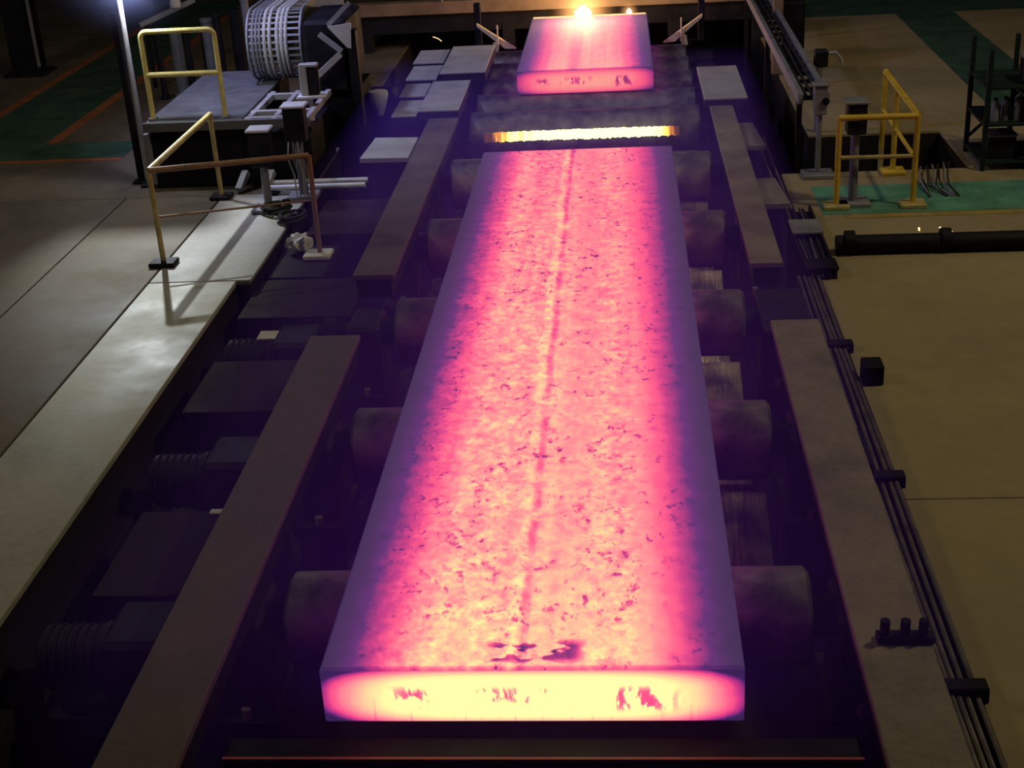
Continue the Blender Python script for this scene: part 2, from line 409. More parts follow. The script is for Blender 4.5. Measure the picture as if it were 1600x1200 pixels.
slab('steel_slab', -.9, .9, 13.12, 16.95, [M_TOP2, M_END2, M_SIDE, M_UNDER, M_REAR], 'shorter pink-hot steel slab farther along the table under the cutting flames', .5)
m = bpy.data.materials.new('yellow_white_glow'); n = N(m); co = n.coord('Object'); X, Y, Z = n.xyz(co)
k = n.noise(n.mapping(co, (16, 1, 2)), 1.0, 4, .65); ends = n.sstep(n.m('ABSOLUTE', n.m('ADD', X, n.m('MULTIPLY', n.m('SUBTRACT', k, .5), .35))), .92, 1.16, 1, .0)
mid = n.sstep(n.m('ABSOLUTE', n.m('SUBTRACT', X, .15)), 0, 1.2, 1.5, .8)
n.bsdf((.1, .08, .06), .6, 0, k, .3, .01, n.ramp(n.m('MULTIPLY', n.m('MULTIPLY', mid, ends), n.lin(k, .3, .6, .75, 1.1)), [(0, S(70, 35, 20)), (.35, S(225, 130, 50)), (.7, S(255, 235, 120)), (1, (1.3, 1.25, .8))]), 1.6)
# thin ragged-edged band, glow put into its colour, in front of the roll behind the slab
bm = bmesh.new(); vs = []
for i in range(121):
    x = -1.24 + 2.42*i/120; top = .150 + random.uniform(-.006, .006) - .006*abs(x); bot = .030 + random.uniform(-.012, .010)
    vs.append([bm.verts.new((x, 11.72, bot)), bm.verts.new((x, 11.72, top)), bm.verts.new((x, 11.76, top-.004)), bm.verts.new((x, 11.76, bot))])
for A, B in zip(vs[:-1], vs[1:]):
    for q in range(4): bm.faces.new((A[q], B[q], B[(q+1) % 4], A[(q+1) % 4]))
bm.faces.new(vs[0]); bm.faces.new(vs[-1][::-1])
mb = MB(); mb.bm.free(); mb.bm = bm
tag(mb.build('glow_band', m, None, False, (0, 11.74, .03)), 'yellow-white glowing band across the table behind the long slab', 'hot bar')

# ------------------------------------------------------------------ rolls
ROLLS = [1.3, 3.48, 5.66, 7.84, 10.02, 12.22]
ordn = ['nearest the camera', 'second from the camera', 'third from the camera', 'fourth from the camera', 'fifth from the camera, at its end']
def make_roll(y, label):
    t = thing('table_roll', label, 'roller', (0, y, 0), 'rolls of the roller table')
    MB().lathe([(.20, -1.47), (.255, -1.465), (.28, -1.44), (.28, -1.02), (.276, -1.01), (.276, 1.01), (.28, 1.02), (.28, 1.44), (.255, 1.465), (.20, 1.47)], (0, y, 0), 'X', 48).build('roll_body', M_ROLL, t, True)
    for s in (-1, 1):
        MB().lathe([(.12, 0), (.12, .16), (.09, .165), (.09, .45)] if s > 0 else [(.09, -.45), (.09, -.165), (.12, -.16), (.12, 0)], (s*1.47, y, 0), 'X', 24).build('roll_shaft', M_DARK, t, True)
        b = MB().box(min(s*1.60, s*1.88), max(s*1.60, s*1.88), y-.24, y+.24, -.5, .128, .03).box(min(s*1.56, s*1.92), max(s*1.56, s*1.92), y-.33, y+.33, -.58, -.48)
        hb = b.build('bearing_block', M_DARK, t)
        for q in (-1, 1): MB().cyl((s*1.74, y+q*.27, -.48), (s*1.74, y+q*.27, -.42), .03, 6).build('bolt', M_MID, hb)
        MB().box(min(s*1.58, s*1.90), max(s*1.58, s*1.90), y-.30, y+.30, -1.15, -.58).build('pedestal', M_PIT, t)
    return t
r0 = make_roll(ROLLS[0], 'dark steel table roll under the long slab, nearest the camera')
for y, w_ in zip(ROLLS[1:5], ordn[1:]): dup(r0, (0, y, 0), 'dark steel table roll under the long slab, %s' % w_)
dup(r0, (0, ROLLS[5], 0), 'grey-topped table roll standing clear between the two slabs')
for y, l in [(13.2, 'table roll under the front end of the far slab'), (14.2, 'second table roll under the far slab, pale end showing at left'), (15.2, 'third table roll under the far slab'), (16.08, 'table roll under the flame-cut end of the far slab')]:
    dup(r0, (0, y, 0), l)
# sloping wet steel aprons between the rolls
APR = [(2.40, 'between the first and second rolls'), (4.58, 'between the second and third rolls'), (6.76, 'between the third and fourth rolls'), (8.94, 'between the fourth and fifth rolls'), (11.1, 'under the glowing band')]
for y, l in APR:
    o = MB().prism([(-1.40, y-.62, -.62), (-1.40, y+.62, -.16), (-1.40, y+.62, -.19), (-1.40, y-.62, -.65)], (2.8, 0, 0)).build('apron_plate', M_APRON, None, False, (0, y-.62, -.65))
    tag(o, 'wet reflecting steel apron plate ' + l, 'plate', 'apron plates between the rolls')
    for x in (-1.4, 1.4): MB().box(x-.1, x+.1, y-.1, y+.1, -1.15, -.45).build('support', M_PIT, o)
t = thing('cross_member', 'dark steel cross member with a red glow painted on its edge below the slab front', 'beam', (0, -.12, -1.15))
MB().box(-1.47, 1.53, -.20, -.03, .19, .225, .012).build('top_plate', M_BLACK, t)
MB().box(-1.47, 1.53, -.19, -.14, -.75, .19).build('web_plate', M_BLACK, t)
MB().box(-1.47, 1.53, -.207, -.190, .222, .236).build('edge_strip', worn('red_glow_edge', (.30, .05, .06), .7), t)  # red glow of the slab along the edge, put into the strip's colour
for x in (-1.3, 0, 1.36): MB().box(x-.1, x+.1, -.19, -.05, -1.15, -.75).build('leg', M_PIT, t)

# ------------------------------------------------------------------ side beams
def side_beam(x0, x1, y0, y1, mat, label, notch=None):
    t = thing('side_beam', label, 'beam', ((x0+x1)/2, y0, .13), None)
    b = MB().box(x0, x1, y0, y1, .30, .35, .006); b.build('top_flange', mat, t)
    MB().box(x0+.03, x1-.03, y0+.01, y1-.01, .13, .30).build('web_box', M_DARK, t)
    return t
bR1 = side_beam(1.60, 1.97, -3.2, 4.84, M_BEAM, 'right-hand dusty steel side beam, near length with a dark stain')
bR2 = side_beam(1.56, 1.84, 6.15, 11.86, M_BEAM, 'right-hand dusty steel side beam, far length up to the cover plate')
bL1 = side_beam(-2.02, -1.62, -3.2, 4.75, M_BEAM_L, 'left-hand dark steel side beam, near length')
bL2 = side_beam(-1.92, -1.55, 6.12, 11.75, M_BEAM_L, 'left-hand dark steel side beam, far length up to the cover plates')

# drive housing in the gap between the right-hand beam lengths
t = thing('drive_housing', 'dark drive housing in the gap of the right-hand side beam', 'housing', (1.96, 5.5, -1.15))
MB().box(1.93, 1.985, 4.95, 6.05, -.40, .10, .015).build('housing_body', M_DARK, t)
MB().box(1.58, 1.985, 5.05, 6.00, .135, .165, .01).build('lid', M_DARK, t)
MB().box(1.935, 1.98, 5.1, 5.95, -1.15, -.4).build('stand', M_PIT, t)

# gearmotors beside the rolls on the left, and the cover plates between them
for k, (y, lab) in enumerate([(1.30, 'nearest the camera, in deepest shade'), (3.48, 'between the two brown cover plates'), (5.66, 'with a small pale nameplate on top')]):
    t = thing('gear_motor', 'dark roll drive motor in the left pit, %s' % lab, 'motor', (-2.5, y, -1.15))
    MB().lathe([(.02, -3.02), (.14, -3.01), (.19, -2.97), (.19, -2.62), (.21, -2.61), (.21, -2.57), (.10, -2.56)], (0, y, -.25), 'X', 24).build('motor_body', M_DARK, t, True)
    f = MB()
    for i in range(6): f.lathe([(.20, -.008), (.205, 0), (.20, .008)], (-2.93+i*.055, y, -.25), 'X', 20)
    f.build('cooling_fins', M_DARK, t)
    MB().box(-2.56, -2.14, y-.24, y+.24, -.55, .00, .04).build('gear_case', M_DARK, t)
    MB().cyl((-2.16, y, 0), (-1.93, y, 0), .075, 16).cyl((-2.10, y, 0), (-2.0, y, 0), .13, 20).build('coupling', M_BLACK, t)
    MB().box(-2.95, -2.12, y-.26, y+.26, -1.15, -.50).build('pedestal', M_PIT, t)
    if k == 2: MB().box(-2.72, -2.52, y-.02, y+.16, -.05, -.035).build('nameplate', M_LIGHT, t)
def cover(name, label, x0, x1, y0, y1, z, mat, skirt=.12, cat='cover plate', group=None, floor_z=None, stand=None):
    t = thing(name, label, cat, ((x0+x1)/2, (y0+y1)/2, z-skirt if floor_z is None else floor_z), group)
    MB().box(x0, x1, y0, y1, z-.025, z, .004).build('top_sheet', mat, t)
    b = MB().box(x0, x1, y0, y0+.02, z-skirt, z-.025).box(x0, x0+.02, y0+.02, y1, z-skirt, z-.025).box(x1-.02, x1, y0+.02, y1, z-skirt, z-.025)
    b.build('skirt', M_DARK, t)
    if floor_z is not None:
        MB().box(*(stand or (x0+.05, x1-.05)), y0+.06, y1-.02, floor_z, z-skirt+.05).build('stand', M_BLACK, t)
    return t
M_COV = worn('rusty_cover_plate', (.024, .016, .014), .8, .1, .4, 3)
c = cover('pit_cover', 'flat brown cover plate over the left pit, farther one', -2.98, -2.12, 4.22, 5.20, -.05, M_COV, floor_z=-1.15)
c = cover('pit_cover', 'flat brown cover plate over the left pit, nearer one with a bright glint painted at its corner', -2.84, -2.12, 1.72, 2.76, -.10, M_COV, floor_z=-1.15)
MB().box(-2.36, -2.18, 2.70, 2.765, -.10, -.085, .006).build('painted_glint', M_LIGHT, c)  # pale sliver painting the glint on the plate edge
cover('pit_cover', 'low brown plate beside the left beam behind the near handrail', -3.08, -2.02, 6.35, 7.35, -.12, M_COV, floor_z=-1.15)
cover('pit_cover', 'brown plate beside the left beam in front of the silver rods', -2.85, -1.94, 8.42, 9.62, -.02, M_COV, floor_z=-1.15)
# bracket block on the left beam
t = thing('bracket_block', 'grey-topped bracket block joined to the left beam', 'bracket', (-2.22, 10.4, -1.15))
MB().prism([(-2.50, 9.98, .30), (-2.46, 10.9, .30), (-1.94, 10.85, .30), (-1.94, 9.95, .30)], (0, 0, .05)).build('top_plate', M_PLATE, t)
MB().box(-2.42, -1.96, 10.02, 10.82, -1.15, .30).build('block_body', M_BLACK, t)
# stepped cover plates beside the far rolls
G = 'stepped grey cover plates'
for x0, x1, y0, y1, z, lab in [(-2.06, -1.55, 11.80, 13.45, .44, 'broad grey cover plate nearest on the left of the far rolls'),
        (-2.40, -2.08, 11.78, 12.60, .39, 'lowest left step of the grey cover plates, over the dark hollow'),
        (-2.42, -2.08, 12.66, 13.40, .43, 'second left step of the grey cover plates'),
        (-1.98, -1.36, 13.55, 15.35, .53, 'raised grey cover plate touching the far roll ends'),
        (-2.44, -2.02, 13.48, 14.35, .47, 'third left step of the grey cover plates'),
        (-2.46, -2.02, 14.42, 15.30, .50, 'farthest left step of the grey cover plates')]:
    cover('cover_plate', lab, x0, x1, y0, y1, z, M_PLATE, .14, 'cover plate', G, -1.15, (x0+.02, min(x1-.02, -1.94)))
cover('cover_plate', 'single grey cover plate on the right of the far rolls', 1.50, 2.03, 11.95, 13.80, .42, M_PLATE, .12, 'cover plate', None, -1.15, (1.94, 2.01))
# brackets on the right beam
for y0, y1, x1, z, lab in [(10.15, 11.2, 2.08, .24, 'small beige bracket plate on the right beam, upper of two'), (8.05, 8.95, 2.12, .22, 'small beige bracket plate on the right beam, lower of two beside the cable tray')]:
    t = thing('bracket_plate', lab, 'bracket', (1.97, y0, -1.15))
    MB().prism([(1.85, y0, z), (x1, y0, z), (x1-.06, y1, z), (1.85, y1, z)], (0, 0, .05)).build('top_plate', M_BEAM, t)
    MB().box(1.88, x1-.08, y0+.1, y1-.1, -1.15, z).build('post', M_BLACK, t)

# ------------------------------------------------------------------ cable runs along the right-hand floor edge
t = thing('pipe_tray', 'dark tray of thin parallel pipes along the right floor edge', 'pipe tray', (2.12, 3, -1.15))
MB().box(2.0, 2.235, -3.2, 6.55, -.03, .0).box(2.0, 2.015, -3.2, 6.55, 0, .05).build('tray', M_BLACK, t)
for i in range(5):
    pts = [(2.035+i*.043+.006*math.sin(y*.9+i*1.7), y, .035+.006*math.sin(y*1.3+i)) for y in [-3.2+j*.35 for j in range(29)]]
    MB().tube(pts, .0165, 8).build('pipe', M_PIPE, t, True)
for y in (.56, 2.80, 5.0): 
    c = MB().box(1.99, 2.27, y-.05, y+.05, .052, .085, .006).box(1.99, 2.01, y-.05, y+.05, 0, .06).box(2.245, 2.27, y-.05, y+.05, -.0, .06).build('pipe_clamp', M_BLACK, t)
MB().box(2.05, 2.2, -3, 6.4, -1.15, -.03).build('tray_support', M_PIT, t)
o = MB().box(2.25, 2.40, 4.33, 4.52, .0, .16, .01).build('junction_box', M_BLACK, None, False, (2.32, 4.42, 0)); tag(o, 'small black box on the floor beside the pipe tray', 'box')
t = thing('clamp_bar', 'black clamp bar with studs lying across the right beam', 'clamp', (1.84, .56, .35))
MB().box(1.70, 1.985, .52, .60, .35, .39, .006).build('bar', M_BLACK, t)
for x in (1.74, 1.84, 1.93): MB().cyl((x, .56, .39), (x, .56, .47), .025, 10).build('stud', M_BLACK, t)
o = MB().prism([(1.99, 2.70, .09), (2.05, 2.70, .09), (2.05, 3.15, .09), (2.0, 3.25, .09)], (0, 0, .12)).build('shield_plate', M_BLACK, None, False, (2.02, 3, .09)); tag(o, 'black shield plate between the right beam and the pipe clamps', 'plate')
# stepped cable trays farther along
t = thing('cable_tray', 'dark open cable tray with loose cables by the green floor strip', 'cable tray', (2.25, 7.6, -1.15))
MB().box(2.10, 2.38, 6.62, 8.55, -.02, .02).box(2.10, 2.12, 6.62, 8.55, .02, .09).box(2.36, 2.38, 6.62, 8.55, .02, .09).build('tray', M_DARK, t)
MB().box(2.09, 2.39, 6.60, 6.86, .09, .12, .004).build('end_cover', M_BLACK, t)
MB().box(2.09, 2.39, 7.62, 8.02, .09, .115, .004).build('cover_sheet', M_MID, t)
for i in range(4):
    MB().tube([(2.15+i*.055+.012*math.sin(y*2+i*2), y, .045+.01*math.sin(3*y+i)) for y in [6.6+j*.13 for j in range(16)]], .014, 7).build('cable', M_CABLE if i % 2 else M_PIPE, t, True)
MB().box(2.15, 2.24, 6.7, 8.5, -1.15, -.02).build('tray_support', M_PIT, t)
# loose cables draped over the floor edge towards the far beam
for i, lab in enumerate(['thin pale cable running along the dark pit edge, nearer the beam', 'thin pale cable running along the dark pit edge, farther from the beam']):
    x = 2.13 + i*.07
    o = MB().tube([(x+.02*math.sin(y), y, .03+.02*math.sin(y*1.1+i)) for y in [8.4+j*.2 for j in range(16)]], .010, 6).build('cable', M_MID, None, True, (x, 8.4, .02)); tag(o, lab, 'cable')
# black pipe shape standing in for the dark trench across the right floor
t = thing('trench_stand_in', 'thick black pipe shape standing in for the dark trench across the right-hand floor', 'pipe', (5, 7.52, 0))
MB().cyl((2.46, 7.30, .09), (14, 7.22, .09), .088, 18).build('trench_body', M_BLACK, t, True)
for x in (2.54, 3.42, 5.6): MB().cyl((x, 7.30, .112), (x+.09, 7.30, .112), .11, 18).build('trench_collar', M_BLACK, t, True)
m_sp = glow('spark', (1, .62, .25), 3.0)
for (x, y, z), lab in [((3.32, 7.80, .06), 'tiny orange spark above the dark trench, faintest of three'), ((3.52, 7.80, .06), 'bright spark above the dark trench, middle of three'), ((3.60, 7.66, .06), 'bright spark at the dark trench, lowest of three')]:
    o = MB().prism([(x-.006, y, z), (x+.008, y, z+.004), (x+.012, y, z-.03), (x+.002, y+.006, z-.028)], (.006, .012, .002)).build('spark', m_sp, None, False, (x, y, z)); tag(o, lab, 'spark', 'sparks by the dark trench')
o = MB().tube([(-2.36, 16.0, .56), (-2.32, 16.0, .55), (-2.27, 16, .525), (-2.23, 16, .49)], .005, 5).build('spark', m_sp, None, False, (-2.3, 16, .5)); tag(o, 'single curved orange spark flying left of the flames', 'spark')

# ------------------------------------------------------------------ handrails
def tube_rail(t, a, b, r, mat, name='rail'): return MB().tube([a, b], r, 12).build(name, mat, t, True)
def foot(t, x, y, z, mat, s=.13): return MB().box(x-s, x+s, y-s*.8, y+s*.8, z, z+.05, .01).build('foot_plate', mat, t)
# near L-shaped rail
t = thing('handrail', 'worn yellow L-shaped handrail on the pale concrete edge', 'handrail', (-3.5, 8.5, 0))
H = .97
A = (-4.10, 7.54); B = (-4.09, 9.77); C_ = (-2.62, 8.0)
MB().tube([(A[0], A[1], .02), (A[0], A[1], H)], .027, 12).build('post', M_YELLOW2, t, True)
MB().tube([(B[0], B[1], .02), (B[0], B[1], H)], .027, 12).build('post', M_YELLOW2, t, True)
MB().tube([(C_[0], C_[1], -.10), (C_[0], C_[1], H-.03)], .027, 12).build('post', M_RUST, t, True)
MB().tube([(A[0], A[1], H), (B[0], B[1], H)], .032, 12).build('rail', M_YELLOW2, t, True)
MB().tube([(A[0], A[1], H), (C_[0], C_[1], H-.03)], .03, 12).build('rail', M_RUST, t, True)
MB().tube([(A[0], A[1], .50), (C_[0], C_[1], .48)], .012, 8).build('mid_rail', M_RUST, t, True)
foot(t, A[0], A[1], 0, M_BLACK); foot(t, B[0], B[1], 0, M_DARK, .12)
MB().box(-2.78, -2.50, 7.88, 8.12, -.12, -.07, .01).build('foot_plate', M_LIGHT, t)
MB().box(-2.72, -2.53, 7.92, 8.10, -1.15, -.12).build('stand', M_PIT, t)
# crumpled pale rag at the foot
mb = MB(); r = bmesh.ops.create_icosphere(mb.bm, subdivisions=3, radius=.11)
for v in r['verts']:
    k = 1 + .35*math.sin(v.co.x*60+2)*math.cos(v.co.y*55) + random.uniform(-.08, .08)
    v.co = Vector((v.co.x*k*1.1, v.co.y*k, max(-.05, v.co.z*k*.9)))
bmesh.ops.translate(mb.bm, vec=(-2.86, 8.14, -.02), verts=mb.bm.verts)
cover('pit_cover', 'narrow dark ledge plate under the rail foot', -3.06, -2.48, 7.42, 8.38, -.075-.05, M_BLACK, .1, floor_z=-1.15)
tag(mb.build('rag', M_LIGHT, None, True, (-2.86, 8.14, -.07)), 'crumpled white rag at the foot of the worn handrail', 'rag')
# tall loop on the platform
t = thing('loop_rail', 'tall bright yellow loop rail standing on the grey platform', 'handrail', (-4.5, 10.30, .8))
zt = 1.81; x0, x1, yy = -4.92, -4.07, 10.30
pts = [(x0, yy, .82), (x0, yy, zt-.07)] + [(x0+.07-.07*math.cos(a), yy, zt-.07+.07*math.sin(a)) for a in (PI/8, PI/4, 3*PI/8)] + [(x0+.07, yy, zt), (x1-.07, yy, zt)] + [(x1-.07+.07*math.sin(a), yy, zt-.07+.07*math.cos(a)) for a in (PI/8, PI/4, 3*PI/8)] + [(x1, yy, zt-.07), (x1, yy, .82)]
MB().tube(pts, .030, 12).build('loop', M_YELLOW, t, True)
MB().tube([(x0, yy, 1.325), (x1, yy, 1.325)], .032, 12).build('mid_rail', M_YELLOW, t, True)
for x in (x0, x1): MB().cyl((x, yy, .80), (x, yy, .83), .06, 12).build('foot_plate', M_MID, t)
# guard at the open pit on the right
t = thing('pit_guard', 'orange-yellow corner guard rail by the open pit on the right', 'handrail', (3.1, 9.2, 0))
h = .94
def gpost(x, y): MB().tube([(x, y, .05), (x, y, h)], .030, 12).build('post', M_YELLOW3, t, True)
for x, y in ((2.66, 8.70), (3.43, 8.68), (3.44, 9.88), (3.46, 10.72)):
    gpost(x, y)
    if y < 10: MB().box(x-.13, x+.13, y-.11, y+.11, 0, .05, .01).build('foot_plate', M_YELLOW3 if y > 9 else M_YELLOW2, t)
    else: MB().tube([(x, y, .05), (x, y, -1.18)], .03, 12).build('lower_post', M_YELLOW2, t, True)
tube_rail(t, (2.66, 8.70, h), (3.43, 8.68, h), .032, M_YELLOW3)
tube_rail(t, (3.43, 8.68, h), (3.46, 10.72, h), .034, M_YELLOW3)
tube_rail(t, (2.66, 8.70, .53), (3.43, 8.68, .53), .022, M_YELLOW2, 'mid_rail')
tube_rail(t, (3.43, 8.68, .50), (3.46, 10.72, .50), .022, M_YELLOW3, 'mid_rail')

# ------------------------------------------------------------------ sensor posts
def sensor_post(x, y, zb, h, label, top, bw=.23, bd=.23, bh=.40, pole=.045, body=M_DARK, baseplate=True, wires=False):
    t = thing('sensor_post', label, 'sensor post', (x, y, zb))
    MB().box(x-bw/2, x+bw/2, y-bd/2, y+bd/2, h-bh, h-.03, .01).build('box', body, t)
    MB().box(x-bw/2-.02, x+bw/2+.02, y-bd/2-.02, y+bd/2+.02, h-.03, h, .008).build('lid', top, t)
    MB().cyl((x, y, zb), (x, y, h-bh), pole, 14).build('pole', M_MID if pole < .05 else M_DARK, t, True)
    MB().cyl((x+.05, y-bd/2, h-bh*.55), (x+.05, y-bd/2-.03, h-bh*.55), .04, 12).build('lens', M_BLACK, t, True)
    if baseplate: MB().box(x-.17, x+.17, y-min(.14, bw), y+min(.14, bw), zb, zb+.05, .008).build('base_plate', M_MID, t)
    if wires:
        for i in range(4):
            MB().tube([(x-.08+i*.05, y-bd/2, h-bh+.02), (x-.10+i*.06, y-bd/2-.05, h-bh-.15), (x-.06+i*.05, y-.10, h-bh-.35), (x-.05+i*.04, y-.12, zb+.05)], .009, 6).build('wire', M_HOSE if i in (0, 2) else M_MID, t, True)
    return t
sensor_post(-3.42, 9.25, 0, .93, 'sensor box on a post with white lid, nearer of the two behind the worn handrail', M_LIGHT, .22, .20, .42)
sensor_post(-3.12, 9.70, 0, 1.07, 'sensor box on a post with white lid and dangling pale wires, by the grey platform', M_LIGHT, .23, .2, .42, wires=True)
sensor_post(2.84, 8.80, 0, 1.10, 'dark sensor box on a grey post inside the orange-yellow guard', M_MID, .19, .2, .34)
sensor_post(2.62, 9.86, 0, 1.04, 'pale slim box on a thin post beside the cable ladder', M_MID, .14, .14, .34, .03, M_MID)
# clutter of fittings around the post feet
for x, y, r, lab in [(-3.30, 9.10, .14, 'tangled heap of dark hoses at the feet of the sensor posts'), (-3.05, 8.75, .13, 'dark coiled hose lying on the concrete edge before the sensor posts')]:
    pts = []
    for i in range(60):
        a = i*.55; rr = r*(.6+.4*math.sin(i*.37)); pts.append((x+rr*math.cos(a)*1.3, y+rr*math.sin(a), .03+.0016*i+.02*math.sin(i*.9)))
    tag(MB().tube(pts, .016, 7).build('hose_coil', M_CABLE, None, True, (x, y, 0)), lab, 'hose')
# silver rods and grey bars
t = thing('rod_pair', 'pair of silver rods lying across the left floor edge behind the worn handrail', 'rods', (-2.95, 9.9, 0))
for y, z in ((9.86, .075), (10.06, .075)):
    MB().cyl((-3.62, y, z), (-2.44, y, z), .035, 12).build('rod', M_LIGHT, t, True)
for x in (-3.5, -2.6): MB().box(x-.04, x+.04, 9.80, 10.12, 0 if x < -3.1 else -.05, .045).build('cradle', M_DARK, t)
MB().box(-2.64, -2.56, 9.82, 10.10, -1.15, -.05).build('stand', M_PIT, t)
for x, lab in ((-3.93, 'short pale grey brace at the platform foot, farther from the rods'), (-3.62, 'short pale grey brace at the platform foot, touching the rods')):
    o = MB().bar((x, 9.95, .04), (x+.05, 10.16, .19), .075, .07).build('foot_brace', M_PLATE, None, False, (x, 10, 0)); tag(o, lab, 'brace')

# ------------------------------------------------------------------ grey platform with cable chain
t = thing('platform', 'grey-decked dark steel platform behind the worn handrail', 'platform', (-4.0, 11.5, 0))
M_DECK = worn('grey_deck_plate_steel', (.12, .12, .128), .6, .1, .3, 3)
MB().box(-5.00, -3.87, 10.20, 12.90, .76, .80, .006).build('deck_plate', M_DECK, t)
MB().box(-4.96, -3.90, 10.26, 12.86, 0, .76).build('deck_body', M_BLACK, t)
MB().box(-3.89, -3.10, 10.26, 11.60, 0, .62).build('hollow_body', M_BLACK, t)
MB().box(-5.02, -3.07, 10.17, 10.21, .69, .80, .006).build('front_edge', M_DECK, t)
for x in (-3.80, -3.49, -3.11): MB().box(x-.032, x+.032, 10.22, 11.60, .73, .80, .004).build('frame_bar', M_PLATE, t)
for y in (10.27, 10.58, 11.44): MB().box(-3.84, -3.08, y-.036, y+.036, .732, .805, .004).build('frame_bar', M_PLATE, t)
for x in (-3.80, -3.11):
    for y in (10.29, 11.50): MB().box(x-.036, x+.036, y-.036, y+.036, .62, .735).build('leg', M_DARK, t)
MB().box(-5.06, -4.98, 10.24, 10.60, .05, .66, .01).build('side_panel', M_MID, t)

t = thing('cable_chain', 'drag chain full of pale hoses bending over behind the platform', 'cable chain', (-3.8, 12.4, .80))
cy, cz, R0 = 12.34, 1.25, .415
def upath(r, back=2.4, low=.25):
    P = [(cy+low, cz-r)]
    P += [(cy - r*math.sin(a), cz - r*math.cos(a)) for a in [PI*k/16 for k in range(17)]]
    P += [(cy + .3*k, cz + r) for k in range(1, int(back/.3)+1)]
    return P
for x in (-4.14, -3.47):
    pr = upath(R0+.035); pi = upath(R0-.04)
    mb = MB(); A = []
    for (y1, z1), (y2, z2) in zip(pr, pi):
        A.append([mb.bm.verts.new((x-.012, y1, z1)), mb.bm.verts.new((x+.012, y1, z1)), mb.bm.verts.new((x+.012, y2, z2)), mb.bm.verts.new((x-.012, y2, z2))])
    for p, q in zip(A[:-1], A[1:]):
        for k in range(4): mb.bm.faces.new((p[k], p[(k+1) % 4], q[(k+1) % 4], q[k]))
    mb.bm.faces.new(A[0][::-1]); mb.bm.faces.new(A[-1])
    mb.build('side_band', M_MID, t)
for i, x in enumerate([-4.075, -4.03, -3.985, -3.925, -3.86, -3.765, -3.71, -3.655]):
    MB().tube([(x, y, z) for y, z in upath(R0+.010)], .018 if i < 3 else .023, 8).build('hose', M_MID if i < 3 else M_HOSE, t, True)
bars = upath(R0+.005, 2.4)
for k in range(1, len(bars)-1):
    (y0, z0), (y1, z1) = bars[k], bars[k+1]
    d = Vector((0, y1-y0, z1-z0)).normalized(); nn = Vector((1, 0, 0)).cross(d)
    MB().bar((-4.14, y0, z0), (-3.47, y0, z0), .028, .012, nn).build('cross_bar', M_MID, t)
# swinging arm frame right of the chain
t = thing('arm_frame', 'angular steel arm frame with a grey gusset beside the cable chain', 'machine frame', (-3.0, 11.8, 0))
MB().bar((-3.30, 11.62, .91), (-2.93, 11.66, 1.21), .065, .07).build('light_brace', M_PLATE, t)
MB().bar((-3.17, 11.66, 1.46), (-2.91, 11.66, 1.24), .065, .055).build('upper_brace', M_MID, t)
MB().prism([(-3.06, 11.66, 1.54), (-2.77, 11.66, 1.57), (-2.79, 11.66, 1.27), (-2.84, 11.66, 1.28)], (0, .045, 0)).build('gusset_plate', M_PLATE, t)
MB().bar((-3.06, 11.71, 1.55), (-2.77, 11.71, 1.81), .045, .055).build('upper_brace', M_MID, t)
MB().box(-3.40, -2.86, 11.74, 12.93, .71, 1.60, .045).build('frame_body', M_BLACK, t)
MB().box(-2.84, -2.73, 11.68, 11.86, -1.15, 1.48, .01).build('column', M_BLACK, t)
MB().box(-3.40, -2.80, 11.85, 12.85, 0, .71).build('foot', M_BLACK, t)
t = thing('bracket_stand', 'pale bracket stand with a white base plate in front of the cable chain', 'bracket', (-3.13, 10.77, .62))
MB().box(-3.31, -2.97, 10.69, 10.86, .89, .92, .005).build('base_plate', M_LIGHT, t)
MB().box(-3.26, -3.17, 10.73, 10.82, .92, 1.29, .01).build('upright', M_PLATE, t)
MB().box(-3.17, -3.04, 10.74, 10.83, .92, 1.25, .02).build('motor_box', M_DARK, t)
MB().box(-3.19, -3.04, 10.72, 10.84, 1.25, 1.29, .01).build('cap', M_PLATE, t)
MB().cyl((-3.16, 10.77, .62), (-3.16, 10.77, .89), .023, 10).build('leg', M_LIGHT, t, True)
# rounded pale cap in the dark
t = thing('bearing_cap', 'small pale rounded cap standing in the dark beside the stepped plates', 'cap', (-2.68, 12.5, -1.15))
MB().lathe([(.05, .24), (.10, .38), (.13, .50), (.12, .55), (.04, .57)], (-2.66, 12.5, 0), 'Z', 18).build('cap_body', M_LIGHT, t, True)
MB().box(-2.86, -2.46, 12.56, 12.95, -1.15, .52, .04).build('housing', M_BLACK, t)
MB().cyl((-2.66, 12.5, -1.15), (-2.66, 12.5, .24), .05, 12).build('stem', M_BLACK, t)

# pole with the floodlight
t = thing('lamp_post', 'thin bluish-lit lamp post at the outer platform corner', 'lamp post', (-5.12, 10.38, 0))
MB().tube([(-5.12, 10.38, 0), (-5.12, 10.38, 2.95)], .032, 12).build('pole', M_PLATE, t, True)
MB().box(-5.21, -5.07, 10.30, 10.46, 0, .03, .005).build('base_plate', M_DARK, t)
MB().box(-5.20, -4.92, 10.50, 10.62, 2.66, 2.90, .02).bar((-5.12, 10.38, 2.9), (-5.06, 10.54, 2.9), .04, .04).build('lamp_housing', M_MID, t)
MB().prism([(-4.925, 9.45, 2.56), (-4.925, 10.75, 2.56), (-4.35, 10.75, 2.95), (-4.35, 9.45, 2.95)], (.01, 0, .012)).box(-5.12, -4.40, 10.66, 10.70, 2.90, 2.93).build('spill_blocker', M_BLACK, t)  # unseen flap added to keep the floodlight off the pit
MB().box(-5.10, -4.90, 10.20, 10.36, 2.38, 2.42, .01).build('rail_fill_shade', M_MID, t)  # added above the loop rail's fill light
t = thing('post', 'dark steel post standing beside the lamp post', 'post', (-5.26, 10.5, 0))
